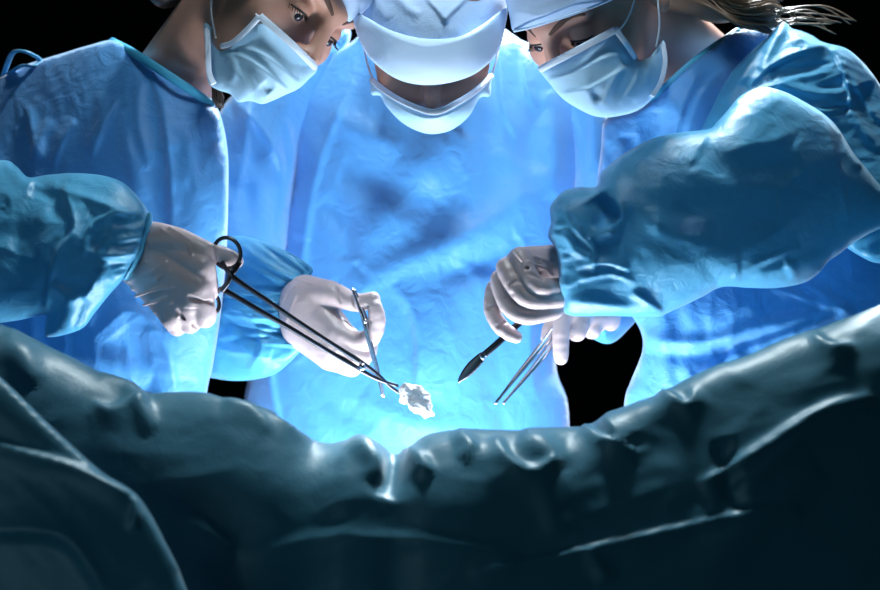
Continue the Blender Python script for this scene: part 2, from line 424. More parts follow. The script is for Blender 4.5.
RIDGE = catmull([(-400, 262), (-200, 285), (-60, 312), (0, 325), (60, 352), (125, 384), (165, 396), (205, 402), (245, 408), (280, 419), (312, 441), (335, 444), (352, 440), (375, 444), (395, 454), (412, 447), (430, 435), (470, 430), (520, 431), (570, 428), (590, 426), (640, 408), (672, 396), (700, 383), (760, 358), (820, 330), (880, 306), (950, 280), (1100, 250), (1300, 240)], False, 4)
def ridge(x): return np.interp(x, RIDGE[:, 0], RIDGE[:, 1])
def build_drape():
    xs = np.arange(-380, 1270, 4.0)
    # profile behind the ridge (distance back, drop) and in front (distance forward, drop)
    back = [(1.0, .75), (1.0, .50), (.99, .33), (.95, .275), (.80, .27), (.6, .27), (.42, .265), (.30, .22), (.20, .12), (.13, .05), (.06, .014), (.02, .002)]
    rb = catmull([(a * 100, b * 100) for a, b in back], False, 2) / 100
    fr = catmull([(0, 0), (1, .1), (2.2, .5), (3.6, 1.5), (5, 3.4), (6.4, 7), (8, 13), (10.5, 22), (13, 32), (14.5, 44), (15, 60), (15, 85)], False, .32) / 100
    rows = []
    Dr = 1.15
    zr = CZ + (295 - ridge(xs)) / F * Dr
    xw = (xs - 440) / F * Dr
    # how far the sheet runs back before it hangs down: to the gowns
    back_d = np.interp(xs, [-380, 120, 250, 300, 540, 600, 700, 1270], [.10, .12, .20, .34, .34, .2, .12, .10])
    for a, b in rb: rows.append(np.stack([xw, Dr + a * back_d, zr * 0 + (zr - b * np.where(b > .2, 1, 1))], -1))
    nb = len(rows)
    for a, b in fr: rows.append(np.stack([xw, np.full_like(xw, Dr - a), zr - b], -1))
    G = np.array(rows)
    # soft fold relief, looked at in the picture frame, applied along the surface normal
    du = np.gradient(G, axis=1); dv = np.gradient(G, axis=0); Nn = np.cross(du, dv); Nn /= np.linalg.norm(Nn, axis=2)[..., None] + 1e-12
    Nn *= np.sign(-(Nn[..., 1:2]) + 1e-9)
    Nn = np.where(Nn[..., 1:2] > 0, -Nn, Nn)
    px = 440 + F * G[..., 0] / G[..., 1]; py = 295 - F * (G[..., 2] - CZ) / G[..., 1]
    S_ = [('r', 9, 7, [(100, 372), (128, 388), (140, 408), (152, 432)]), ('d', 12, 7, [(92, 405), (110, 412), (128, 406), (150, 400)]),
          ('r', 14, 8, [(0, 345), (20, 358), (36, 385)]), ('d', 16, 9, [(150, 398), (200, 405), (250, 420), (268, 436)]),
          ('r', 9, 9, [(352, 440), (364, 452), (374, 466), (375, 482)]), ('r', 12, -10, [(395, 452), (392, 470), (385, 500)]),
          ('d', 13, 8, [(412, 452), (424, 462), (430, 478)]), ('d', 14, 9, [(495, 440), (505, 462), (530, 474), (560, 462)]),
          ('r', 12, 7, [(520, 440), (550, 455), (560, 468)]), ('d', 14, 10, [(582, 430), (600, 444), (622, 448), (604, 425)]),
          ('r', 16, 8, [(600, 436), (650, 416), (700, 392), (760, 366), (820, 338)]), ('d', 12, 9, [(662, 402), (690, 414), (700, 398)]),
          ('d', 10, 9, [(815, 340), (835, 352), (855, 346)]), ('d', 16, 10, [(700, 486), (760, 450), (820, 412), (872, 396)]),
          ('d', 22, 6, [(690, 520), (740, 490), (800, 440), (850, 415)]),
          ('d', 10, 10, [(470, 572), (540, 560), (600, 546), (680, 528), (740, 514), (800, 508)]), ('r', 8, 7, [(586, 552), (598, 566), (610, 582)]),
          ('r', 10, -7, [(722, 440), (728, 480), (738, 515)]), ('r', 14, 5, [(540, 480), (552, 510), (560, 540)]),
          ('r', 40, 8, [(150, 470), (300, 500), (460, 500), (600, 470)]), ('d', 30, 8, [(240, 560), (330, 540), (440, 545), (520, 560)]),
          ('r', 10, 6, [(185, 520), (215, 540), (235, 550)]), ('r', 26, 8, [(820, 470), (760, 520), (700, 580), (640, 620)]),
          ('d', 9, 7, [(224, 410), (262, 418), (290, 436), (310, 446)]), ('r', 7, 6, [(455, 436), (470, 448), (462, 462)])]
    S_ = [(k, w_, a * (1.0 if min(q[1] for q in p) < 470 and w_ < 20 else .6), p) for k, w_, a, p in S_]
    H = stroke_height(px.ravel(), py.ravel(), S_).reshape(px.shape)
    Hn = 3.2 * crumple(px, py, 60, -20, 2.4, 4) + .35 * crumple(px, py, 22, 40, 2, 9)
    near = np.exp(-np.abs(py - ridge(px)) / 60)
    H = H + Hn * (.5 + .9 * near) + facets(px, py, 52, -20, 1.8, 3) * 3.2 * near
    msk = np.zeros(G.shape[0]); msk[nb - 3:] = 1; msk[nb - 6:nb - 3] = [.2, .5, .8]
    msk[nb:nb + 3] = [.35, .55, .8]; msk[nb - 6:nb] = .3
    G = G + Nn * (H * msk[:, None] / 1000)[..., None]
    nr, nc = G.shape[:2]; V = G.reshape(-1, 3)
    idx = np.arange(nr * nc).reshape(nr, nc)
    Fc = np.stack([idx[:-1, :-1], idx[1:, :-1], idx[1:, 1:], idx[:-1, 1:]], -1).reshape(-1, 4)
    o = mesh_obj('surgical_drape', V, Fc, M['drape'])
    s = o.modifiers.new('thickness', 'SOLIDIFY'); s.thickness = .0015
    return o
tag(build_drape(), 'large dark teal surgical drape sagging across the whole foreground', 'drape')
dr2 = inflate('surgical_drape', [(-170, 240), (-60, 330), (0, 377), (50, 425), (100, 470), (138, 496), (166, 543), (187, 590), (215, 680), (240, 860), (-220, 860)],
        tps([(0, 400, 1.02), (150, 560, 1.0), (0, 800, .98)]), .022, M['drape'], None,
        [('d', 10, 8, [(-20, 440), (20, 452), (70, 466), (110, 484), (140, 496)]), ('r', 5, 5, [(138, 496), (137, 512), (132, 530)]),
         ('c', 26, 8, [(-20, 530), (40, 530), (75, 545), (110, 600)])], [(50, 2.0, 35, 2.5, 6)], step=4, coarse=640, power=.35)
tag(dr2, 'smaller teal drape lying folded over the left front of the large drape', 'drape')

# ------------------------------------------------------------------ heads and bodies
def head_prims():
    p = [EL((0, .012, .035), (.074, .094, .086)), EL((0, -.028, -.03), (.060, .058, .078), .03),
         EL((0, -.045, -.078), (.044, .042, .036), .03), EL((0, -.078, -.1), (.018, .015, .015), .02)]
    for s in (-1, 1):
        p += [EL((s * .040, -.062, -.028), (.026, .022, .022), .025), RC((s * .008, -.09, .024), .010, (s * .046, -.076, .026), .008, .018),
              EL((s * .078, .018, -.006), (.007, .018, .030), .006, rot=euler(-12, 0, s * -18)), EL((s * .080, .010, -.033), (.006, .009, .011), .008)]
    for s in (-1, 1):
        p += [EL((s * .032, -.099, .002), (.019, .013, .012), .014, 'sub')]
    for s in (-1, 1):
        p += [EL((s * .031, -.0765, .001), (.0150, .0138, .0140), .005), EL((s * .031, -.094, -.0056), (.0125, .0085, .0022), .002, 'sub')]
    p += [RC((0, -.092, .018), .0075, (0, -.112, -.026), .0095, .014), EL((0, -.112, -.030), (.0105, .010, .009), .008)]
    for s in (-1, 1): p += [EL((s * .0125, -.103, -.033), (.0075, .0095, .0075), .007), EL((s * .0065, -.112, -.0415), (.0035, .005, .003), .004, 'sub')]
    p += [RC((-.018, -.090, -.062), .005, (.018, -.090, -.062), .005, .008), RC((-.016, -.090, -.071), .006, (.016, -.090, -.071), .006, .008),
          EL((0, -.102, -.0665), (.02, .004, .0018), .004, 'sub')]
    return p

def person(label, R, t, neck_to, neck_r, body, extra=()):
    """R, t: pose of the head.  neck_to: neck base in world.  body: list of prims in world"""
    R = np.array(R); t = np.array(t)
    base = np.array([neck_to[0], neck_to[1], 0])
    root = empty('person', tuple(base)); tag(root, label, 'person')
    nl = R.T @ (np.array(neck_to) - t)
    pr = head_prims() + list(extra)
    pr += [RC((0, .035, -.035), .052, tuple(nl), neck_r, .03)]
    V, Q = sdf_mesh(pr, .002); V = V @ R.T + t
    V2, Q2 = sdf_mesh(body, .008)
    VV, FF = join([(V, Q), (V2, Q2)])
    b = mesh_obj('body', VV, FF, M['skin'], root)
    sm = b.modifiers.new('smooth', 'SMOOTH'); sm.factor = .5; sm.iterations = 2
    return root, R, t

from mathutils.bvhtree import BVHTree
def eye_set(root, R, t, side):
    """lashes, brow and the sliver of eye under the lowered lid, all on the head's own frame"""
    W = lambda q: np.asarray(q) @ R.T + t
    s = side
    body = [c for c in root.children if c.name.startswith('body')][0]
    bvh = BVHTree.FromPolygons([v.co for v in body.data.vertices], [tuple(p.vertices) for p in body.data.polygons]); off = np.array(root_pos(body))
    def on_face(x, z, lift):
        o_ = W((x, -.2, z)) - off; d_ = R @ np.array([0, 1.0, 0]); h_ = bvh.ray_cast(Vector(o_), Vector(d_), .3)
        return (x, -.2 + (h_[3] if h_[0] is not None else .1) - lift, z)
    # eyeball
    u = []
    V, Fc = [], []
    n, m = 20, 12
    for i in range(m + 1):
        for j in range(n):
            a = math.pi * i / m; b = 2 * math.pi * j / n
            V.append((math.cos(b) * math.sin(a), -math.cos(a), math.sin(b) * math.sin(a)))
    for i in range(m):
        for j in range(n): Fc.append((i * n + j, i * n + (j + 1) % n, (i + 1) * n + (j + 1) % n, (i + 1) * n + j))
    E_ = np.array(V)
    eb = mesh_obj('eye', W(E_ * .0122 + np.array([s * .031, -.0772, -.001])), Fc, M['eye'], root)
    tag(eb, 'glossy eye under lowered lid')
    ir = mesh_obj('iris', W(E_ * np.array([.0058, .0035, .0058]) + np.array([s * .031, -.0867, -.0068])), Fc, M['iris'], eb)
    tag(ir, 'dark iris')
    parts = []
    for k in range(15):
        f = k / 14; x = .017 + f * .029; y = -.0915 + .010 * f ** 1.6; z = -.0015 + .0030 * math.sin(f * math.pi) - .001
        L = .0075 + .002 * f
        z = -.0030 + .0028 * math.sin(f * math.pi); y = on_face(s * x, z, 0)[1]; pth = [(s * x, y + .001, z), (s * (x + .0012), y - L * .45, z - L * .45), (s * (x + .003 * f + .002), y - L * .8, z - L * .5)]
        parts.append(tube(W(np.array(pth)), [.00055, .0004, .00015], 5))
    lid = [on_face(s * (.0175 + f * .028), -.0030 + .0028 * math.sin(f * math.pi), .0003) for f in np.linspace(0, 1, 14)]
    parts.append(tube(W(np.array(lid)), .0011, 6))
    v, f = join(parts); tag(mesh_obj('eyelashes', v, f, M['lash'], root), 'dark lashes')
    br = [on_face(s * (.010 + f * .042), .0205 + .010 * math.sin(f * 2.3), 0) for f in np.linspace(0, 1, 16)]
    rr = [.0012 + .0026 * math.sin(min(1, f * 1.6 + .12) * math.pi * .62) * (1 - f * .75) for f in np.linspace(0, 1, 16)]
    v, f = tube(W(np.array(br)), rr, 8, flat=(R @ np.array([0, -1, 0]), .35)); tag(mesh_obj('eyebrow', v, f, M['brow'], root), 'brown arched eyebrow')

def limbs(sh_l, sh_r, chest, hip, z_leg_y):
    """hidden lower body: torso, hips, legs"""
    p = [RC(sh_l, .032, sh_r, .032, .03), RC(((np.array(sh_l) + sh_r) / 2), .05, chest, .06, .04), RC(chest, .06, hip, .08, .04)]
    for s in (-1, 1):
        hp = np.array(hip) + np.array([s * .08, 0, -.02]); kn = np.array([hp[0] + s * .01, z_leg_y, .50]); an = np.array([hp[0] + s * .02, z_leg_y + .01, .09])
        p += [RC(hp, .075, kn, .052, .03), RC(kn, .052, an, .036, .02)]
    return p
def feet(root, hip, y):
    for s in (-1, 1):
        x = hip[0] + s * .10
        V, Q = sdf_mesh([EL((x, y + .02, .045), (.045, .06, .044)), EL((x, y - .07, .035), (.047, .09, .034), .03), EL((x, y, -.05), (.2, .3, .05), .004, 'sub')], .006)
        mesh_obj('shoe', V, Q, M['shoe'], root)
        V, Q = sdf_mesh([RC((hip[0] + s * .08, y, .9), .085, (x - s * .005, y + .01, .12), .065, .01)], .012)
        mesh_obj('trouser_leg', V, Q, M['trouser'], root)

def Rx(a): return np.array(Matrix.Rotation(math.radians(a), 3, 'X'))

# --- centre surgeon
Rc = Rx(62); nose = np.array([0, -.122, -.028]); tc = P(432, 105, 1.40) - Rc @ nose
c_neck = P(430, 60, 1.66)
CB = limbs(P(340, 120, 1.75), P(535, 110, 1.77), P(430, 230, 1.73), (-.01, 1.80, .95), 1.82)
CB += [RC(P(330, 120, 1.74), .028, P(240, 190, 1.67), .024), RC(P(232, 190, 1.66), .028, P(225, 300, 1.575), .024), RC(P(225, 300, 1.57), .024, P(296, 312, 1.465), .020),
       RC(P(535, 110, 1.77), .028, P(592, 190, 1.69), .014), RC(P(592, 190, 1.69), .014, P(622, 290, 1.56), .020), RC(P(622, 290, 1.55), .020, P(592, 318, 1.465), .016)]
centre, Rc, tc = person('surgeon in the middle, head bowed to the viewer, pale cap, blue gown', Rc, tc, c_neck, .055, CB, [EL((q * .030, -.086, -.040), (.030, .020, .022), .02) for q in (-1, 1)] + [EL(Rc.T @ (P(432, 85, 1.438) - tc), (.050, .034, .018), .02), RC(Rc.T @ (P(432, 82, 1.402) - tc), .0075, Rc.T @ (P(432, 101, 1.384) - tc), .0095, .008)])
feet(centre, (-.01, 0, 0), 1.82)
for s in (-1, 1): eye_set(centre, Rc, tc, s)

# --- left surgeon
Rl = [[0.4469, -0.5309, 0.72], [0.8521, 0.4977, -0.1618], [-0.2725, 0.6859, 0.6748]]; tl = [-0.1824, 1.4125, 1.6118]
LB = limbs(P(60, 150, 1.56), P(130, 130, 1.66), P(110, 250, 1.56), (-.44, 1.62, .95), 1.68)
LB += [RC(P(60, 170, 1.58), .030, P(-90, 245, 1.37), .028), RC(P(-80, 245, 1.37), .032, P(110, 250, 1.33), .022)]
left, Rl, tl = person('surgeon on the left in blue gown, gripping the long ring clamp', Rl, tl, P(165, 95, 1.56), .052, LB)
feet(left, (-.44, 0, 0), 1.68)
for s in (-1, 1): eye_set(left, Rl, tl, s)

# --- right surgeon
Rr = [[0.7099, 0.506, -0.49], [-0.7007, 0.4366, -0.5642], [-0.0716, 0.7439, 0.6645]]; tr = [0.177, 1.4327, 1.6043]
RB = limbs(P(740, 120, 1.66), P(800, 130, 1.54), P(750, 250, 1.58), (.44, 1.64, .95), 1.70)
RB += [RC(P(800, 130, 1.50), .035, P(830, 205, 1.33), .03), RC(P(830, 205, 1.33), .03, P(590, 265, 1.315), .022)]
right, Rr, tr = person('surgeon on the right in blue gown, wide teal sleeve, holding scalpel', Rr, tr, P(725, 90, 1.60), .050, RB)
feet(right, (.44, 0, 0), 1.70)
for s in (-1, 1): eye_set(right, Rr, tr, s)

# ------------------------------------------------------------------ gowns
def gather(p0, p1, n, dx, dy, L, wd, amp, seed=1):
    rs = random.Random(seed); out = []
    for i in range(n):
        f = (i + .5) / n + rs.uniform(-.2, .2) / n; x = p0[0] + (p1[0] - p0[0]) * f; y = p0[1] + (p1[1] - p0[1]) * f
        l = L * rs.uniform(.5, 1.2); a = rs.uniform(-.18, .18); ex = dx * math.cos(a) - dy * math.sin(a); ey = dx * math.sin(a) + dy * math.cos(a)
        out.append(('t', wd * rs.uniform(.7, 1.3), amp * rs.uniform(.6, 1.2) * (1 if rs.random() > .25 else -1), [(x, y), (x + ex * l * .5, y + ey * l * .5), (x + ex * l, y + ey * l)]))
    return out

# centre gown
c_out = [(352, 42), (325, 60), (302, 95), (294, 150), (288, 210), (275, 262), (262, 310), (252, 360), (244, 400), (240, 440), (234, 520), (226, 700), (218, 1000), (650, 1000), (622, 700), (584, 520), (571, 440), (567, 400), (556, 365), (560, 300), (572, 220), (582, 150), (576, 98), (548, 62), (512, 34), (488, 22), (430, 16), (375, 24)]
c_st = [('r', 26, 14, [(452, 125), (420, 175), (385, 220), (350, 260)]), ('r', 16, 12, [(546, 168), (515, 205), (470, 235), (405, 262), (350, 290)]),
        ('r', 22, -12, [(340, 170), (390, 185), (430, 200), (470, 195)]), ('r', 14, -9, [(520, 240), (480, 265), (440, 275)]),
        ('d', 14, 9, [(352, 80), (330, 130), (312, 190), (302, 260), (300, 330)]), ('c', 10, 8, [(500, 40), (502, 90), (508, 120), (518, 134)]),
        ('c', 8, 7, [(523, 50), (526, 80), (535, 112)]), ('r', 10, 7, [(548, 90), (556, 140), (552, 200)]), ('r', 12, -8, [(540, 100), (530, 150), (535, 190)]),
        ('c', 16, 11, [(395, 285), (412, 310), (420, 345), (418, 400)]), ('r', 26, 9, [(475, 265), (455, 320), (450, 390), (455, 440)]),
        ('r', 20, -9, [(520, 290), (500, 340), (490, 400)]), ('d', 14, 8, [(548, 250), (530, 320), (535, 400)]),
        ('r', 16, 9, [(360, 400), (395, 418), (440, 430), (500, 425)]), ('r', 14, -8, [(300, 360), (330, 400), (370, 430)]), ('d', 12, 8, [(275, 330), (270, 380), (280, 430)]),
        ('r', 12, 8, [(330, 110), (360, 130), (400, 150)]), ('r', 12, -8, [(322, 200), (345, 225), (350, 260)])]
cg = inflate('gown', c_out, tps([(430, 30, 1.70), (430, 200, 1.71), (430, 420, 1.68), (430, 900, 1.84), (260, 420, 1.70), (600, 420, 1.70)]), .12, M['gown'], centre, c_st, [(60, 4.0, 70, 2.0, 1), (24, 1.0, 60, 2.2, 2), (58, 4.2, 70, 1.8, 5, 1), (22, 1.2, 65, 1.6, 6, 1)], coarse=470)
tag(cg, 'bright blue surgical gown lit from below')
inflate('sleeve', [(350, 30), (300, 55), (240, 88), (214, 125), (203, 180), (198, 240), (205, 290), (250, 305), (280, 270), (296, 215), (306, 150), (330, 90)], tps([(300, 60, 1.68), (230, 150, 1.66), (230, 290, 1.60), (290, 200, 1.70)]), .05, M['gown'], cg,
        [('c', 10, 9, [(228, 95), (262, 130), (282, 170), (280, 230)]), ('d', 12, 9, [(250, 95), (245, 150), (232, 210)]), ('r', 10, 7, [(296, 80), (280, 130), (262, 180), (258, 240)]), ('c', 8, 7, [(286, 120), (292, 160), (284, 210)]), ('r', 14, -8, [(244, 180), (250, 220), (240, 250)])], [(34, 2.5, 75, 2.4, 3), (34, 2.4, 75, 2.2, 7, 1)])
inflate('sleeve', [(180, 250), (232, 236), (262, 241), (292, 254), (313, 270), (300, 284), (287, 294), (283, 310), (288, 330), (303, 345), (288, 364), (270, 376), (240, 381), (212, 378), (180, 370), (165, 310)], tps([(180, 300, 1.56), (300, 310, 1.46), (240, 370, 1.50)]), .045, M['sleeve'], cg,
        gather((286, 288), (298, 348), 15, -1, -.05, 74, 2.6, 6.5, 3) + gather((312, 266), (286, 288), 9, -.85, -.5, 62, 2.6, 6, 5) +
        [('c', 12, 8, [(222, 300), (250, 318), (262, 345), (250, 372)]), ('r', 10, 7, [(228, 330), (245, 350), (270, 360)]), ('r', 14, -8, [(240, 270), (262, 300)])], [(24, 1.8, 20, 1.8, 7), (30, 4.5, 15, 1.6, 8, 1), (15, 1.2, 30, 1.5, 9, 1)], step=1.7)
inflate('sleeve', [(500, 35), (548, 52), (590, 82), (607, 116), (604, 170), (614, 240), (634, 310), (612, 330), (590, 300), (570, 240), (568, 160), (548, 100), (515, 62)], tps([(520, 50, 1.74), (550, 130, 1.73), (600, 150, 1.68), (610, 310, 1.56), (570, 250, 1.66)]), .035, M['gown'], cg,
        [('c', 10, 8, [(560, 70), (590, 110), (592, 170)]), ('d', 10, 8, [(545, 70), (575, 130), (586, 200)])], [(30, 3, 75, 2.4, 5)])
inflate('sleeve', [(583, 312), (588, 334), (608, 344), (627, 331), (650, 300), (650, 262), (600, 262), (583, 285)], tps([(585, 320, 1.46), (640, 280, 1.55), (620, 330, 1.50)]), .035, M['sleeve'], cg,
        [('c', 8, 7, [(596, 300), (604, 322), (606, 340)]), ('r', 6, 5, [(615, 300), (620, 330)])], [(20, 2.2, 80, 1.8, 9)], step=2.4)

# left gown
l_out = [(-150, 150), (-60, 100), (0, 77), (22, 66), (60, 54), (90, 45), (115, 40), (135, 52), (160, 68), (185, 84), (213, 103), (222, 120), (228, 155), (228, 210), (226, 262), (220, 320), (213, 365), (206, 403), (203, 500), (215, 1000), (-180, 1000), (-170, 500)]
l_st = [('c', 12, 9, [(150, 60), (165, 120), (172, 200), (170, 290)]), ('d', 7, 7, [(118, 98), (105, 125), (92, 158)]), ('d', 7, 7, [(75, 120), (62, 142), (52, 168)]), ('r', 6, 7, [(100, 92), (102, 118), (88, 150)]),
        ('r', 5, 6, [(50, 120), (40, 140), (36, 160)]), ('c', 8, 7, [(28, 105), (32, 135), (36, 160)]), ('r', 6, 7, [(140, 82), (138, 120), (150, 170)]), ('r', 8, 6, [(122, 110), (128, 150), (150, 200)]),
        ('r', 30, 10, [(190, 120), (200, 200), (196, 300), (188, 380)]), ('r', 22, -10, [(160, 150), (168, 210), (160, 330)]), ('d', 14, 8, [(95, 340), (130, 310), (165, 345), (175, 395)]),
        ('r', 14, 8, [(60, 350), (100, 360), (150, 380)]), ('r', 16, -8, [(120, 330), (140, 360), (150, 395)])]
lg = inflate('gown', l_out, tps([(0, 100, 1.56), (200, 110, 1.47), (215, 380, 1.48), (60, 400, 1.50), (0, 800, 1.62), (200, 800, 1.62)]), .10, M['gown'], left, l_st, [(46, 2.6, 80, 2.4, 21), (20, .7, 80, 2.2, 22), (34, 3.6, 82, 2.6, 23, 1), (17, .9, 80, 1.8, 24, 1)], coarse=440, back=.45)
tag(lg, 'blue surgical gown with darker shoulder')
inflate('sleeve', [(-190, 230), (-120, 190), (-60, 168), (0, 160), (16, 166), (28, 177), (46, 175), (71, 173), (100, 175), (122, 182), (138, 197), (151, 218), (146, 236), (139, 256), (126, 276), (110, 294), (94, 314), (84, 327), (68, 334), (47, 337), (45, 326), (45, 315), (20, 320), (0, 323), (-60, 332), (-190, 340)], tps([(-100, 250, 1.36), (0, 200, 1.36), (60, 190, 1.34), (60, 330, 1.29), (140, 240, 1.30)]), .065, M['sleeve'], lg,
        gather((150, 216), (126, 276), 13, -1, .15, 22, 2.0, 3.5, 8) + gather((150, 222), (130, 270), 4, -.9, .1, 60, 4, 4, 12) +
        [('c', 9, 9, [(62, 186), (70, 204), (74, 230), (58, 252), (50, 280), (46, 312)]), ('r', 5, 7, [(62, 188), (95, 200), (132, 216)]), ('d', 7, 8, [(82, 246), (92, 224), (118, 212), (140, 214)]),
         ('r', 5, 6, [(80, 248), (98, 254), (128, 256)]), ('c', 7, 7, [(98, 270), (92, 288), (84, 300)]), ('r', 6, 6, [(104, 262), (102, 280), (112, 276)]), ('r', 6, 7, [(52, 284), (70, 300), (90, 290)]),
         ('r', 9, -10, [(30, 188), (42, 192), (54, 200), (56, 222)]), ('r', 16, -8, [(36, 200), (22, 240), (20, 290)]), ('r', 12, 7, [(30, 176), (16, 190), (-10, 200)]), ('r', 16, 6, [(60, 312), (76, 318)]), ('r', 8, -5, [(112, 232), (100, 240), (92, 262)])],
        [(26, 1.4, 30, 1.8, 31), (30, 4.0, 25, 1.5, 33, 1), (14, 1.0, 25, 1.5, 34, 1)], step=2.4)
cu = inflate('cuff', [(147, 214), (153, 217), (148, 240), (141, 259), (128, 279), (123, 277), (134, 256), (142, 236)], tps([(150, 216, 1.288), (126, 278, 1.288)]), .012, M['cuff'], lg, [], [(4, .8, 30, 2, 3)], step=1.5, wob=.8)
# collar binding along the neck opening
def strip(name, pts, rpx, mat_, parent, flat=None, n=10):
    c = catmull(pts, False, 3); V = Pa(c[:, 0], c[:, 1], c[:, 2]); r = np.full(len(c), rpx) * c[:, 2] / F
    v, f = tube(V, r, n, flat=flat); return mesh_obj(name, v, f, mat_, parent)
strip('neck_binding', [(112, 42, 1.53), (135, 54, 1.475), (160, 70, 1.445), (186, 87, 1.44), (213, 105, 1.455)], 4.5, M['band'], lg, ((0, 1, 0), .5))
c = catmull([(2, 80, 1.57), (8, 62, 1.53), (14, 52, 1.50), (26, 52, 1.50), (40, 60, 1.53), (34, 66, 1.52), (22, 66, 1.52), (8, 74, 1.54)], False, 2)
v, f = tube(Pa(c[:, 0], c[:, 1], c[:, 2]), .0035, 8, flat=((0, 0, 1), .5)); tag(mesh_obj('neck_tie', v, f, M['sleeve'], lg), 'looped tie sticking up at shoulder')

# right gown
r_out = [(604, 122), (601, 150), (597, 195), (606, 250), (622, 300), (640, 330), (642, 352), (631, 380), (625, 398), (620, 440), (600, 560), (590, 1000), (1100, 1000), (1060, 500), (1000, 200), (920, 110), (879, 85), (866, 66), (847, 50), (823, 43), (811, 35), (792, 29), (770, 28), (735, 31), (712, 47), (690, 64), (664, 88), (640, 108), (618, 115)]
r_st = [('c', 10, 8, [(735, 60), (705, 90), (690, 130), (684, 170)]), ('d', 8, 7, [(700, 70), (682, 110), (672, 150)]), ('r', 9, 8, [(625, 140), (618, 180), (610, 230)]), ('r', 12, -8, [(660, 110), (655, 150), (650, 200)]),
        ('r', 8, 9, [(640, 338), (700, 344), (770, 326), (850, 306)]), ('r', 10, -7, [(640, 350), (710, 354), (780, 334)]), ('r', 5, 7, [(770, 288), (810, 300), (850, 312)]), ('r', 5, 7, [(800, 282), (830, 298), (856, 316)]),
        ('c', 10, 8, [(846, 312), (800, 330), (740, 352), (690, 380)]), ('r', 9, 7, [(655, 300), (665, 360), (660, 400)]), ('d', 14, 8, [(720, 360), (700, 380), (690, 410)]), ('r', 20, 7, [(760, 300), (720, 315), (680, 310)])]
rg = inflate('gown', r_out, tps([(620, 130, 1.46), (690, 66, 1.425), (640, 380, 1.48), (740, 34, 1.50), (780, 60, 1.54), (860, 100, 1.56), (860, 330, 1.48), (640, 800, 1.64), (900, 800, 1.64)]), .10, M['gown'], right, r_st, [(44, 2.6, 75, 2.2, 41), (20, .7, 60, 2, 42), (40, 4.0, 70, 2.0, 43, 1), (18, 1.0, 60, 1.6, 44, 1)], coarse=440, back=.45)
tag(rg, 'blue surgical gown with wide teal left sleeve')
strip('neck_binding', [(738, 32, 1.497), (712, 49, 1.45), (690, 66, 1.42), (664, 89, 1.415), (650, 101, 1.42)], 4.5, M['band'], rg, ((0, 1, 0), .5))
inflate('sleeve_head', [(700, 140), (708, 110), (722, 85), (742, 60), (768, 36), (783, 22), (793, 29), (811, 35), (823, 42), (847, 49), (866, 66), (882, 88), (905, 130), (915, 200), (890, 260), (850, 250), (800, 200), (740, 170)], tps([(720, 120, 1.42), (800, 60, 1.44), (870, 120, 1.44), (860, 240, 1.36)]), .055, M['sleeve'], rg,
        [('c', 6, 8, [(748, 88), (770, 66), (800, 52), (832, 44)]), ('d', 6, 8, [(745, 96), (790, 80), (842, 70)]), ('r', 5, 8, [(760, 70), (775, 40), (785, 26)]), ('c', 7, 9, [(832, 46), (840, 62), (850, 90), (849, 116)]),
         ('r', 5, 7, [(790, 30), (808, 44), (826, 44)]), ('r', 6, 8, [(775, 84), (810, 92), (845, 96)]), ('r', 6, -8, [(770, 74), (810, 66), (838, 60)]), ('r', 6, 7, [(760, 52), (740, 80), (722, 102)]), ('d', 6, 7, [(800, 104), (825, 112), (846, 108)]),
         ('c', 6, 7, [(852, 74), (862, 96), (880, 122)]), ('r', 6, 7, [(850, 110), (862, 128), (880, 150)]), ('r', 10, -8, [(864, 84), (874, 110)])] + gather((826, 46), (850, 112), 8, -1, .25, 42, 2.6, 4.5, 4) + gather((840, 50), (854, 105), 6, 1, .5, 24, 2.4, 4, 6),
        [(22, 1.8, -12, 2.4, 51), (20, 4.0, -15, 2.2, 53, 1)], step=2.2)
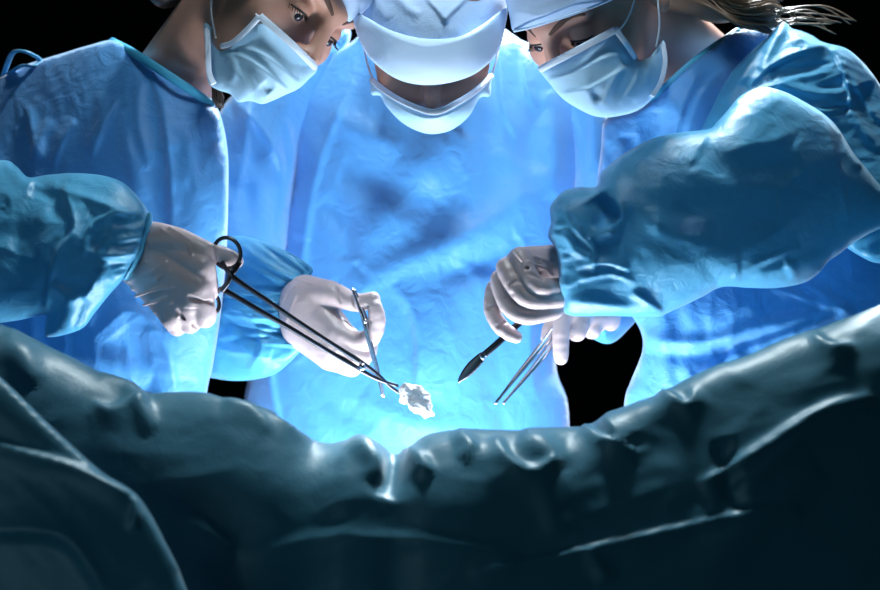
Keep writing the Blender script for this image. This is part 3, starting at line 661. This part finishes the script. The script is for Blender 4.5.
inflate('sleeve', [(568, 315), (563, 300), (558, 283), (559, 270), (556, 250), (548, 236), (551, 222), (550, 208), (556, 198), (566, 190), (580, 187), (597, 186), (602, 172), (625, 153), (654, 138), (684, 132), (709, 129), (717, 122), (727, 111), (738, 98), (750, 91), (765, 87), (785, 92), (803, 101), (824, 114), (838, 128), (853, 152), (866, 168), (880, 185), (900, 205), (905, 225), (880, 230), (866, 236), (853, 243), (842, 252), (828, 262), (818, 274), (803, 283), (777, 288), (750, 288), (722, 287), (700, 298), (668, 313), (655, 317), (610, 316)],
        tps([(556, 250, 1.282), (590, 250, 1.30), (660, 220, 1.30), (760, 150, 1.30), (800, 280, 1.29), (890, 210, 1.36), (620, 310, 1.30)]), .075, M['sleeve'], rg,
        [('r', 12, 6, [(605, 180), (640, 210), (680, 235), (720, 230)]), ('r', 12, -16, [(597, 196), (606, 212), (604, 230)]), ('c', 7, 12, [(600, 190), (618, 202), (622, 218), (606, 232), (588, 238)]),
         ('d', 8, 8, [(560, 205), (572, 222), (582, 236), (594, 250), (592, 272)]), ('r', 5, 6, [(564, 230), (574, 250), (592, 258)]), ('c', 7, 6, [(575, 268), (605, 262), (630, 270)]), ('c', 7, 5, [(570, 282), (610, 274), (634, 282)]),
         ('d', 8, 8, [(632, 292), (650, 304), (664, 314)]), ('r', 8, 7, [(735, 284), (780, 270), (830, 254)]), ('r', 5, 6, [(786, 256), (793, 272), (796, 280)]), ('c', 12, 8, [(722, 287), (760, 262), (800, 248)]),
         ('r', 18, -9, [(700, 150), (740, 170), (800, 160)]), ('r', 30, 9, [(620, 250), (680, 265), (740, 262)]), ('r', 24, -10, [(660, 210), (720, 212), (780, 205)]), ('r', 6, 6, [(845, 146), (852, 156), (862, 166)]), ('d', 10, 7, [(826, 118), (838, 170), (848, 220)]),
         ('r', 6, 6, [(566, 300), (610, 306), (650, 310)])] + gather((552, 206), (560, 290), 7, 1, .1, 22, 2.6, 3.5, 14),
        [(60, 2.2, 20, 1.8, 61), (50, 3.4, -20, 1.6, 63, 1), (20, .9, 10, 1.6, 64, 1)], step=2.6, power=.42)

# ------------------------------------------------------------------ masks
def mask(parent, out, dep, th, st, edge, loops, lab):
    m = inflate('face_mask', out, tps(dep), th, M['mask'], parent, st, [(26, .8, 20, 2, 3)], step=1.8)
    tag(m, lab)
    for pts, r in edge:
        strip('edge_band', pts, r, M['maskedge'], m, ((0, 1, 0), .12))
    for pts in loops: strip('ear_loop', pts, 1.1, M['cord'], m, None, 6)
    return m
def pleats(a0, a1, b0, b1, n, w_, amp):
    out = []
    for i in range(n):
        f = (i + 1) / (n + 1); out.append(('d', w_, amp, [(a0[0] + (b0[0] - a0[0]) * f, a0[1] + (b0[1] - a0[1]) * f), ((a0[0] + a1[0]) / 2 * (1 - f) + (b0[0] + b1[0]) / 2 * f, (a0[1] + a1[1]) / 2 * (1 - f) + (b0[1] + b1[1]) / 2 * f + 2), (a1[0] + (b1[0] - a1[0]) * f, a1[1] + (b1[1] - a1[1]) * f)]))
    return out
mask(left, [(204, 25), (212, 27), (215, 35), (222, 43), (232, 41), (245, 30), (260, 14), (275, 28), (296, 48), (317, 67), (308, 80), (298, 89), (285, 95), (272, 101), (262, 104), (250, 101), (238, 102), (230, 94), (218, 90), (208, 82), (206, 60)],
     [(210, 60, 1.40), (260, 20, 1.345), (317, 67, 1.365), (262, 100, 1.36)], .030,
     [('d', 5, 4, [(226, 50), (252, 62), (280, 84), (290, 92)]), ('d', 5, 4, [(236, 46), (262, 54), (290, 76), (300, 84)]), ('r', 5, 4, [(228, 62), (240, 78), (250, 96)]), ('r', 4, 3.5, [(222, 50), (235, 64), (232, 84)]), ('r', 6, -4, [(262, 84), (270, 92)]), ('c', 4, 3.5, [(250, 72), (262, 88), (268, 98)]), ('r', 5, 3, [(215, 45), (214, 70), (222, 86)])],
     [([(260, 16, 1.318), (275, 29, 1.316), (296, 48, 1.325), (315, 67, 1.353)], 3.6), ([(259, 17, 1.318), (246, 31, 1.332), (232, 43, 1.35), (222, 46, 1.365)], 3.0), ([(207, 28, 1.385), (208, 50, 1.37), (209, 72, 1.372), (214, 84, 1.375)], 3.0)],
     [[(258, 18, 1.325), (253, 6, 1.34), (247, -20, 1.36), (240, -50, 1.37)], [(216, 38, 1.37), (211, 8, 1.375), (216, -20, 1.375), (228, -50, 1.37)]],
     'pleated light blue mask with white stitched edges')
mask(right, [(540, 68), (560, 57), (585, 44), (616, 27), (625, 38), (634, 53), (640, 60), (650, 56), (657, 48), (664, 41), (667, 60), (665, 76), (658, 90), (648, 103), (634, 112), (612, 117), (594, 116), (575, 107), (562, 98), (550, 84)],
     [(540, 68, 1.375), (616, 28, 1.35), (664, 50, 1.41), (605, 112, 1.37)], .032,
     [('d', 5, 4, [(548, 80), (580, 70), (610, 56), (626, 56)]), ('d', 5, 4, [(560, 94), (590, 88), (618, 72), (634, 64)]), ('r', 6, -4, [(592, 92), (604, 98)]), ('r', 4, 4, [(625, 64), (612, 84), (600, 104)]), ('c', 5, 4, [(640, 64), (634, 84), (620, 104)]), ('r', 4, 4, [(650, 62), (646, 84), (634, 102)]), ('r', 5, 3, [(575, 82), (590, 96), (594, 110)])],
     [([(541, 69, 1.358), (560, 59, 1.335), (585, 46, 1.322), (615, 30, 1.325)], 3.6), ([(616, 30, 1.325), (625, 42, 1.332), (635, 57, 1.355)], 3.0), ([(663, 44, 1.398), (665, 62, 1.39), (661, 82, 1.39), (652, 96, 1.385)], 2.6)],
     [[(619, 31, 1.335), (628, 18, 1.335), (634, 2, 1.34), (640, -20, 1.36)], [(656, 47, 1.39), (659, 30, 1.39), (659, 14, 1.385), (656, -14, 1.385)]],
     'pleated light blue mask with white top edge')
mask(centre, [(372, 76), (374, 82), (388, 93), (410, 104), (435, 111), (458, 101), (478, 88), (492, 73), (491, 84), (490, 96), (480, 98), (470, 115), (458, 126), (446, 132), (430, 134), (415, 130), (400, 121), (386, 106), (380, 96), (371, 94)],
     [(374, 85, 1.43), (432, 112, 1.375), (491, 85, 1.43), (430, 130, 1.41)], .025,
     [('r', 8, 4, [(392, 104), (430, 124), (470, 104)]), ('c', 4, 2.5, [(386, 98), (430, 119), (476, 98)])],
     [([(372, 80, 1.425), (388, 93, 1.392), (410, 105, 1.366), (435, 112, 1.355), (458, 102, 1.366), (478, 89, 1.392), (491, 76, 1.425)], 3.0)],
     [[(373, 80, 1.425), (368, 66, 1.44), (364, 48, 1.46)], [(491, 76, 1.425), (496, 62, 1.44), (499, 46, 1.46)]],
     'light blue mask seen from above the nose')

# ------------------------------------------------------------------ caps and hair
cc = inflate('surgical_cap', [(352, -20), (353, 5), (355, 24), (365, 50), (380, 66), (397, 77), (414, 82), (432, 83), (453, 80), (473, 73), (488, 62), (498, 50), (505, 25), (507, 0), (505, -30), (490, -70), (430, -90), (370, -70)],
        tps([(430, 0, 1.445), (430, 80, 1.42), (360, 20, 1.46), (500, 20, 1.46)]), .121, M['cap'], centre,
        [('r', 5, 3.5, [(392, -10), (408, 8), (420, 16)]), ('c', 6, 4, [(425, -4), (440, 12), (448, 24)]), ('d', 6, 4, [(470, -5), (455, 8), (442, 22)]), ('r', 6, 3, [(490, -6), (488, 8), (486, 20)]), ('r', 6, 3, [(372, -8), (378, 8), (388, 20)])], [(30, 1.6, 60, 2, 71)], step=2.2, power=.36)
tag(cc, 'pale blue cap with wide folded band')
bo = inflate('cap_band', [(354, 12), (368, 18), (386, 28), (410, 36), (435, 39), (460, 36), (482, 25), (506, 8), (505, 28), (498, 52), (488, 64), (473, 75), (453, 82), (432, 85), (414, 84), (397, 79), (380, 68), (365, 52), (355, 28)],
        tps([(430, 38, 1.325), (430, 60, 1.328), (430, 84, 1.345), (385, 30, 1.328), (478, 28, 1.328), (366, 26, 1.345), (495, 22, 1.345), (378, 60, 1.345), (486, 58, 1.345), (354, 20, 1.38), (506, 20, 1.38), (365, 52, 1.37), (498, 52, 1.37)]), .008, M['capband'], cc,
        [('r', 3, 1.5, [(372, 26), (410, 44), (440, 46), (490, 28)])], [(30, .6, 0, 3, 75)], step=2.2)
cr = inflate('surgical_cap', [(509, 14), (514, 31), (532, 27), (564, 17), (590, 8), (614, -1), (640, -20), (650, -70), (600, -130), (520, -110), (495, -50)], tps([(515, 20, 1.36), (600, 0, 1.335), (560, -60, 1.34)]), .05, M['cap'], right,
        [('r', 5, 3, [(512, 10), (540, 14), (580, -4)]), ('d', 6, 3, [(520, 22), (560, 8), (600, -8)])], [(24, 1.4, -20, 2, 77)], step=2.2, power=.4)
tag(cr, 'pale blue cap low on the brow')
strip('cap_hem', [(514, 31, 1.352), (532, 27, 1.33), (564, 17, 1.31), (590, 8, 1.31), (614, -2, 1.315)], 1.4, M['capband'], cr)
cl = inflate('surgical_cap', [(344, 22), (356, 18), (366, 10), (375, 0), (378, -30), (350, -90), (260, -120), (220, -70), (270, -40), (320, -20), (340, 0)], tps([(355, 15, 1.375), (370, 0, 1.37), (280, -60, 1.33)]), .035, M['cap'], left, [], [(12, 2, 40, 1.5, 79)], step=2.2)
tag(cl, 'white cap edge on forehead')

def strands(name, paths, mt, parent, r=.0006):
    parts = [tube(p, [r] * (len(p) - 1) + [r * .3], 4, cap=False) for p in paths]
    v, f = join(parts); return mesh_obj(name, v, f, mt, parent)
rs = random.Random(5)
# right: hair swept back from behind the ear over the nape; body of the bun plus loose strands
hb = []
for i in range(340):
    a = rs.random(); b = rs.random()
    x0, y0 = 662 + 40 * a, -38 + 34 * b
    x1 = 700 + 34 * a + 10 * rs.random(); y1 = -26 + 26 * a + 26 * b
    x2 = 735 + 36 * a; y2 = -18 + 10 * a + 40 * b + 4 * rs.random()
    d = rs.uniform(-.03, .03)
    c = catmull([(x0, y0, 1.42 + d), (x1, y1, 1.435 + d), (x2, y2, 1.47 + d), (x2 + 8 + 8 * rs.random(), y2 + 3 + 5 * rs.random(), 1.49 + d)], False, 6)
    hb.append(Pa(c[:, 0], c[:, 1], c[:, 2]))
for i in range(12):
    y = rs.uniform(10, 30); dx = rs.uniform(25, 90)
    c = catmull([(745, y - 8, 1.47), (770, y - rs.uniform(0, 8), 1.48), (770 + dx * .6, y - rs.uniform(2, 10), 1.48), (770 + dx, y + rs.uniform(-6, 10), 1.48)], False, 6)
    hb.append(Pa(c[:, 0], c[:, 1], c[:, 2]))
hr = strands('hair', hb, M['hairb'], right, .0008)
tag(hr, 'light brown hair with loose strands')
V, Q = sdf_mesh([RC(P(672, -18, 1.45), .034, P(720, -6, 1.47), .030, .02), RC(P(720, -6, 1.47), .030, P(752, 10, 1.50), .014, .02), EL(tr + Rr @ np.array([-.01, .055, .05]), (.07, .075, .08), .02)], .004)
mesh_obj('hair_mass', V, Q, M['hairb'], hr)
V, Q = sdf_mesh([EL(tl + Rl @ np.array([0, .03, .05]), (.084, .088, .084), .02), RC(P(165, -10, 1.47), .022, P(200, -40, 1.46), .04, .02)], .004)
hl = mesh_obj('hair', V, Q, M['hair'], left)
hb = []
for i in range(60):
    a = rs.random(); d = rs.uniform(-.012, .012)
    c = catmull([(208 + 10 * a, 70, 1.44 + d), (212 + 8 * a, 88, 1.43 + d), (212 + 12 * a, 98, 1.43 + d), (214 + 10 * rs.random(), 108, 1.44 + d)], False, 6)
    hb.append(Pa(c[:, 0], c[:, 1], c[:, 2]))
tag(strands('hair_lock', hb, M['hair'], left, .0008), 'dark lock below the mask')

# ------------------------------------------------------------------ gloves
def HP(p): return P(p[0], p[1], p[2]), p[3] * p[2] / F
def chain(pts, k=.006):
    out = []
    if len(pts) > 2: pts = catmull(pts, False, 6.0)
    for a, b in zip(pts[:-1], pts[1:]):
        (A, ra), (B, rb) = HP(a), HP(b); out.append(RC(A, ra, B, rb, k))
    return out
def glove(parent, chains, extra, label, folds=()):
    pr = []
    for ch, k in chains:
        c = chain(ch, .0035); c[0] = c[0][:5] + (k,) + c[0][6:]; pr += c
    pr += extra
    Vc, Qc = sdf_mesh(pr, .003); bv = BVHTree.FromPolygons([Vector(v_) for v_ in Vc], [tuple(int(i) for i in q) for q in Qc])
    def lay(p_, k):
        d_ = Vector(P(p_[0], p_[1], 1.0)) - Vector((0, 0, CZ)); d_.normalize(); h_ = bv.ray_cast(Vector((0, 0, CZ)), d_, 4)
        D_ = h_[0].y if h_[0] is not None else p_[2]
        return (p_[0], p_[1], D_ + (.0004 if k > 0 else -.0002), p_[3])
    for a, b, k in folds:      # thin rubber creases
        (A, ra), (B, rb) = HP(lay(a, k)), HP(lay(b, k)); pr.append(RC(A, ra * 1.35, B, rb * 1.35, .002 if k > 0 else .003, 'add' if k > 0 else 'sub'))
    V, Q = sdf_mesh(pr, .001)
    o = mesh_obj('glove', V, Q, M['glove'], parent)
    s = o.modifiers.new('smooth', 'SMOOTH'); s.factor = .5; s.iterations = 1
    tag(o, label); return o
glove(left, [([(112, 246, 1.345, 18), (146, 240, 1.315, 16), (203, 268, 1.285, 12)], .02), ([(112, 254, 1.345, 18), (142, 254, 1.313, 17), (199, 287, 1.283, 12.5)], .02), ([(138, 264, 1.318, 16), (190, 306, 1.288, 11.5)], .02), ([(138, 272, 1.318, 13), (172, 318, 1.295, 11)], .02),
             ([(152, 238, 1.30, 15), (176, 241, 1.295, 13), (205, 252, 1.292, 10.5), (222, 256, 1.30, 9.2), (236, 261, 1.305, 7.6)], .014),
             ([(203, 268, 1.285, 11.5), (208, 291, 1.298, 10), (202, 300, 1.33, 8.5)], .004), ([(199, 287, 1.285, 11.5), (205, 317, 1.296, 10.5), (196, 314, 1.33, 8.5)], .004),
             ([(190, 306, 1.29, 11), (190, 323, 1.302, 10), (186, 316, 1.335, 8.5)], .004), ([(172, 318, 1.295, 10), (177, 327, 1.305, 8.6), (178, 318, 1.335, 7.5)], .004)], [],
      'translucent white latex glove in shadow, fist closed on clamp', [((128, 281, 1.281, 1.3), (152, 272, 1.277, 1.3), 1), ((152, 272, 1.277, 1.3), (166, 262, 1.276, .8), 1), ((132, 289, 1.284, 1.3), (158, 279, 1.277, 1.2), 1), ((158, 279, 1.277, 1.2), (170, 270, 1.276, .8), 1),
        ((136, 296, 1.287, 1.2), (160, 288, 1.278, 1.2), 1), ((160, 288, 1.278, 1.2), (174, 286, 1.277, .8), 1), ((126, 272, 1.284, 1.2), (146, 262, 1.279, 1), 1), ((144, 305, 1.29, 1.2), (166, 298, 1.282, 1), 1), ((154, 312, 1.29, 1), (172, 302, 1.282, .8), 1), ((190, 298, 1, 1.5), (213, 303, 1, 1.5), -1), ((178, 312, 1, 1.4), (198, 328, 1, 1.4), -1), ((188, 244, 1, .8), (192, 256, 1, .6), 1), ((214, 250, 1, .7), (218, 262, 1, .7), -1), ((162, 230, 1, .9), (182, 244, 1, .6), 1), ((170, 228, 1, .8), (190, 240, 1, .6), 1), ((140, 226, 1, 1), (150, 244, 1, .7), 1), ((168, 330, 1, 1), (178, 316, 1, .8), 1)])
glove(centre, [([(290, 300, 1.50, 15), (304, 300, 1.455, 22), (338, 331, 1.425, 13.5)], .02), ([(304, 318, 1.45, 22), (338, 346, 1.425, 15)], .02), ([(303, 332, 1.45, 17), (330, 356, 1.43, 14)], .02),
               ([(308, 295, 1.445, 18), (330, 294, 1.425, 13), (345, 299, 1.415, 10), (360, 303, 1.405, 8.6), (373, 299, 1.40, 7.4)], .014),
               ([(338, 334, 1.42, 13), (357, 342, 1.412, 10), (371, 337, 1.404, 9.2), (377, 321, 1.398, 8.2), (375, 307, 1.395, 7.4)], .006), ([(338, 347, 1.42, 13), (362, 356, 1.415, 10), (370, 346, 1.435, 8)], .005), ([(330, 356, 1.43, 12), (352, 367, 1.425, 9.2), (362, 362, 1.45, 8)], .005)], [],
      'pale latex glove brightly lit, thumb and finger pinching a thin clamp', [((283, 300, 1.42, 1), (296, 286, 1.415, 1), 1), ((280, 310, 1.425, 1), (286, 296, 1.42, 1), 1), ((336, 288, 1.412, 1), (340, 302, 1.409, 1), -1), ((352, 296, 1.398, .8), (355, 308, 1.398, .8), -1), ((287, 320, 1, 1), (296, 296, 1, .9), 1), ((296, 280, 1, 1), (312, 284, 1, .7), 1), ((330, 350, 1, 1.2), (352, 360, 1, 1.2), -1), ((366, 306, 1, .8), (384, 310, 1, .8), -1), ((370, 322, 1, .8), (386, 324, 1, .8), -1), ((345, 320, 1, .9), (356, 330, 1, .7), 1), ((318, 344, 1, .9), (336, 352, 1, .7), 1)])
glove(right, [([(588, 266, 1.335, 20), (562, 262, 1.315, 17), (522, 258, 1.29, 10)], .02), ([(558, 278, 1.32, 15), (512, 268, 1.295, 10)], .02), ([(556, 288, 1.325, 13), (506, 280, 1.305, 9)], .02),
              ([(520, 257, 1.283, 9.5), (532, 282, 1.272, 9), (545, 287, 1.274, 8.2), (562, 285, 1.285, 7.6)], .006), ([(505, 267, 1.288, 9.2), (516, 288, 1.277, 8.4), (531, 300, 1.275, 8.2), (562, 299, 1.285, 7.6)], .004),
              ([(499, 279, 1.297, 8.8), (508, 305, 1.287, 8.4), (526, 316, 1.283, 8.2), (556, 311, 1.29, 7.4)], .004), ([(494, 288, 1.307, 8), (492, 310, 1.303, 7.6), (502, 328, 1.30, 7.4), (516, 337, 1.298, 6.4)], .004)], [],
      'pale latex glove with curled fingers around scalpel', [((526, 268, 1.262, 1), (540, 272, 1.264, 1), -1), ((528, 262, 1.27, 1), (545, 268, 1.272, 1), 1), ((534, 256, 1.272, 1), (552, 262, 1.275, 1), 1), ((530, 274, 1, 1), (542, 279, 1, 1), -1), ((512, 250, 1, .8), (522, 262, 1, .6), 1), ((510, 284, 1, .8), (520, 280, 1, .8), -1), ((504, 298, 1, .8), (512, 294, 1, .8), -1), ((488, 308, 1, .7), (497, 306, 1, .7), -1), ((540, 262, 1, .9), (552, 276, 1, .7), 1), ((498, 326, 1, .7), (506, 322, 1, .7), -1)])
glove(centre, [([(606, 318, 1.47, 15), (588, 318, 1.45, 14), (568, 314, 1.425, 11)], .015), ([(564, 308, 1.42, 8.6), (561, 335, 1.412, 8), (561, 358, 1.41, 7)], .006), ([(580, 318, 1.435, 11), (577, 332, 1.425, 9), (572, 326, 1.45, 8)], .004), ([(594, 320, 1.45, 10), (592, 330, 1.445, 8.5), (586, 324, 1.46, 7)], .004), ([(566, 312, 1.44, 9), (553, 322, 1.44, 7.5), (547, 338, 1.435, 6.5)], .006)], [],
      'pale latex glove with one finger pointing down along tweezers')

# ------------------------------------------------------------------ instruments
def inst(name, label, cat, pos):
    r = empty(name, tuple(pos)); tag(r, label, cat); return r
def ringpts(cx, cy, rx, ry, D, ang=0, n=36):
    a = np.linspace(0, 2 * np.pi, n, endpoint=False); c, s = math.cos(math.radians(ang)), math.sin(math.radians(ang))
    x = rx * np.cos(a); y = ry * np.sin(a); return Pa(cx + x * c - y * s, cy + x * s + y * c, D)
def torus(pts, r, n=8, flat=.7):
    p = np.vstack([pts, pts[:1]]); v, f = tube(p, r, n, cap=False, flat=((0, 1, 0), flat)); return v, f
px = 1.3 / F
ck = inst('sponge_clamp', 'long dark steel ring clamp gripping a gauze swab', 'surgical clamp', P(330, 335, 1.33))
for nm, ring_c, pts in (('upper_shank', (227, 253, 13.5, 15.5, 1.292), [(230, 268, 1.289), (233, 277, 1.289), (262, 297, 1.30), (300, 323, 1.318), (340, 349, 1.335), (372, 370, 1.35), (392, 388, 1.36), (402, 394, 1.364)]),
                        ('lower_shank', (207, 304, 12, 13, 1.31), [(216, 293, 1.30), (221, 289, 1.292), (240, 299, 1.298), (262, 312, 1.305), (300, 334, 1.322), (345, 361, 1.339), (375, 378, 1.352), (398, 386, 1.362)])):
    t_ = torus(ringpts(ring_c[0], ring_c[1], ring_c[2], ring_c[3], ring_c[4], -15), 2.1 * px, flat=.8)
    c = catmull(pts, False, 4); n_ = len(c)
    rad = np.interp(np.linspace(0, 1, n_), [0, .04, .12, .6, .72, .82, 1], [2.2, 3.2, 2.7, 2.6, 3.2, 2.4, 1.6]) * px
    b_ = tube(Pa(c[:, 0], c[:, 1], c[:, 2]), rad, 10, flat=((0, 1, 0), .75))
    v, f = join([t_, b_]); mesh_obj(nm, v, f, M['dsteel'], ck)
v, f = join([tube(pxpath([(231, 272, 1.289), (228, 282, 1.288), (221, 291, 1.29)], 2), [x * px for x in (4.2, 3.2, 2.2, 2.2, 3, 3.6)][:len(pxpath([(231, 272, 1.289), (228, 282, 1.288), (221, 291, 1.29)], 2))] if False else 2.6 * px, 8, flat=((0, 1, 0), .6)),
             tube(pxpath([(222, 262, 1.291), (231, 274, 1.288), (240, 262, 1.291)], 2), 2.4 * px, 8, flat=((0, 1, 0), .6))])
mesh_obj('ratchet', v, f, M['dsteel'], ck)
c0 = P(362, 367, 1.338)
V, Q = sdf_mesh([EL(c0, (.0042, .0032, .0042), .001)], .0005); tag(mesh_obj('hinge_screw', V, Q, M['steel'], ck), 'round steel pivot')

rg_ = random.Random(3); gp = []
for i in range(46):
    a = rg_.random(); x = 403 + 25 * a + rg_.uniform(-3, 3); y = 393 + 10 * a + rg_.uniform(-4 - 8 * a, 4 + 11 * a)
    gp.append(EL(P(x, y, 1.365 + rg_.uniform(-.010, .010)), tuple(rg_.uniform(.003, .0085) for _ in range(3)), .004, rot=euler(rg_.uniform(0, 90), rg_.uniform(0, 90), rg_.uniform(0, 180))))
V, Q = sdf_mesh(gp, .0009, lambda x, y, z: .0012 * perlin(x * 260 + z * 90, z * 260 + y * 160, 3) + .0008 * perlin(x * 700, z * 700 + y * 500, 5))
tag(mesh_obj('gauze_swab', V, Q, M['gauze']), 'crumpled white gauze swab held in the tip of the long dark clamp', 'gauze')

sk = inst('hemostat', 'thin polished steel clamp held by the middle surgeon behind the long clamp', 'surgical clamp', P(368, 340, 1.40))
v, f = tube(pxpath([(352, 288, 1.395), (357, 302, 1.392), (363, 318, 1.388), (369, 342, 1.392), (377, 372, 1.398), (382, 396, 1.40)]), [1.2 * px] + list(np.interp(np.linspace(0, 1, len(pxpath([(352, 288, 1.395), (357, 302, 1.392), (363, 318, 1.388), (369, 342, 1.392), (377, 372, 1.398), (382, 396, 1.40)])) - 1), [0, .3, .6, 1], [1.6, 2.6, 2.2, 1.0]) * px), 10, flat=((0, 1, 0), .7))
mesh_obj('jaw', v, f, M['steel'], sk)
v, f = tube(pxpath([(354, 289, 1.399), (361, 304, 1.397), (367, 320, 1.394), (371.5, 343, 1.395), (379, 373, 1.400), (384, 397, 1.402)]), 1.4 * px, 8); mesh_obj('jaw', v, f, M['steel'], sk)
V, Q = sdf_mesh([EL(P(365, 321, 1.388), (.003, .0025, .003), .001)], .0005); mesh_obj('hinge_screw', V, Q, M['steel'], sk)

sc = inst('scalpel', 'dark scalpel pointing down left from the curled gloved fingers', 'scalpel', P(480, 357, 1.30))
v, f = tube(pxpath([(540, 300, 1.302), (520, 322, 1.303), (500, 341, 1.304), (484, 355, 1.306)]), 3.6 * px, 10, flat=((0, 1, 0), .45)); mesh_obj('handle', v, f, M['dsteel'], sc)
v, f = tube(pxpath([(485.5, 353.5, 1.306), (481, 358, 1.306)], 1.5), 3.4 * px, 10, flat=((0, 1, 0), .5)); tag(mesh_obj('collar', v, f, M['steel'], sc), 'thin bright steel collar')
bl = [(482, 352), (486, 357), (480, 366), (470, 376), (462, 381), (458, 383), (459, 377), (464, 368), (472, 359)]
bo = inflate('blade', bl, tps([(484, 355, 1.306), (458, 383, 1.312), (470, 360, 1.309)]), .0012, M['dsteel'], sc, step=1.2); tag(bo, 'leaf-shaped dark blade')

tw = inst('tweezers', 'slim polished steel tweezers pointing down between scalpel and black gap', 'tweezers', P(520, 370, 1.40))
for pts in ([(560, 322, 1.425), (552, 332, 1.42), (538, 350, 1.412), (520, 372, 1.405), (505, 391, 1.40), (495, 404, 1.398)], [(562, 324, 1.428), (555, 338, 1.425), (543, 356, 1.418), (526, 377, 1.41), (512, 393, 1.404), (503, 403.5, 1.40)]):
    n_ = len(pxpath(pts)); v, f = tube(pxpath(pts), np.interp(np.linspace(0, 1, n_), [0, .3, .55, .9, 1], [3, 3.6, 2.8, 1.5, 1.7]) * px, 10, flat=((0, 1, 0), .5)); mesh_obj('prong', v, f, M['steel'], tw)
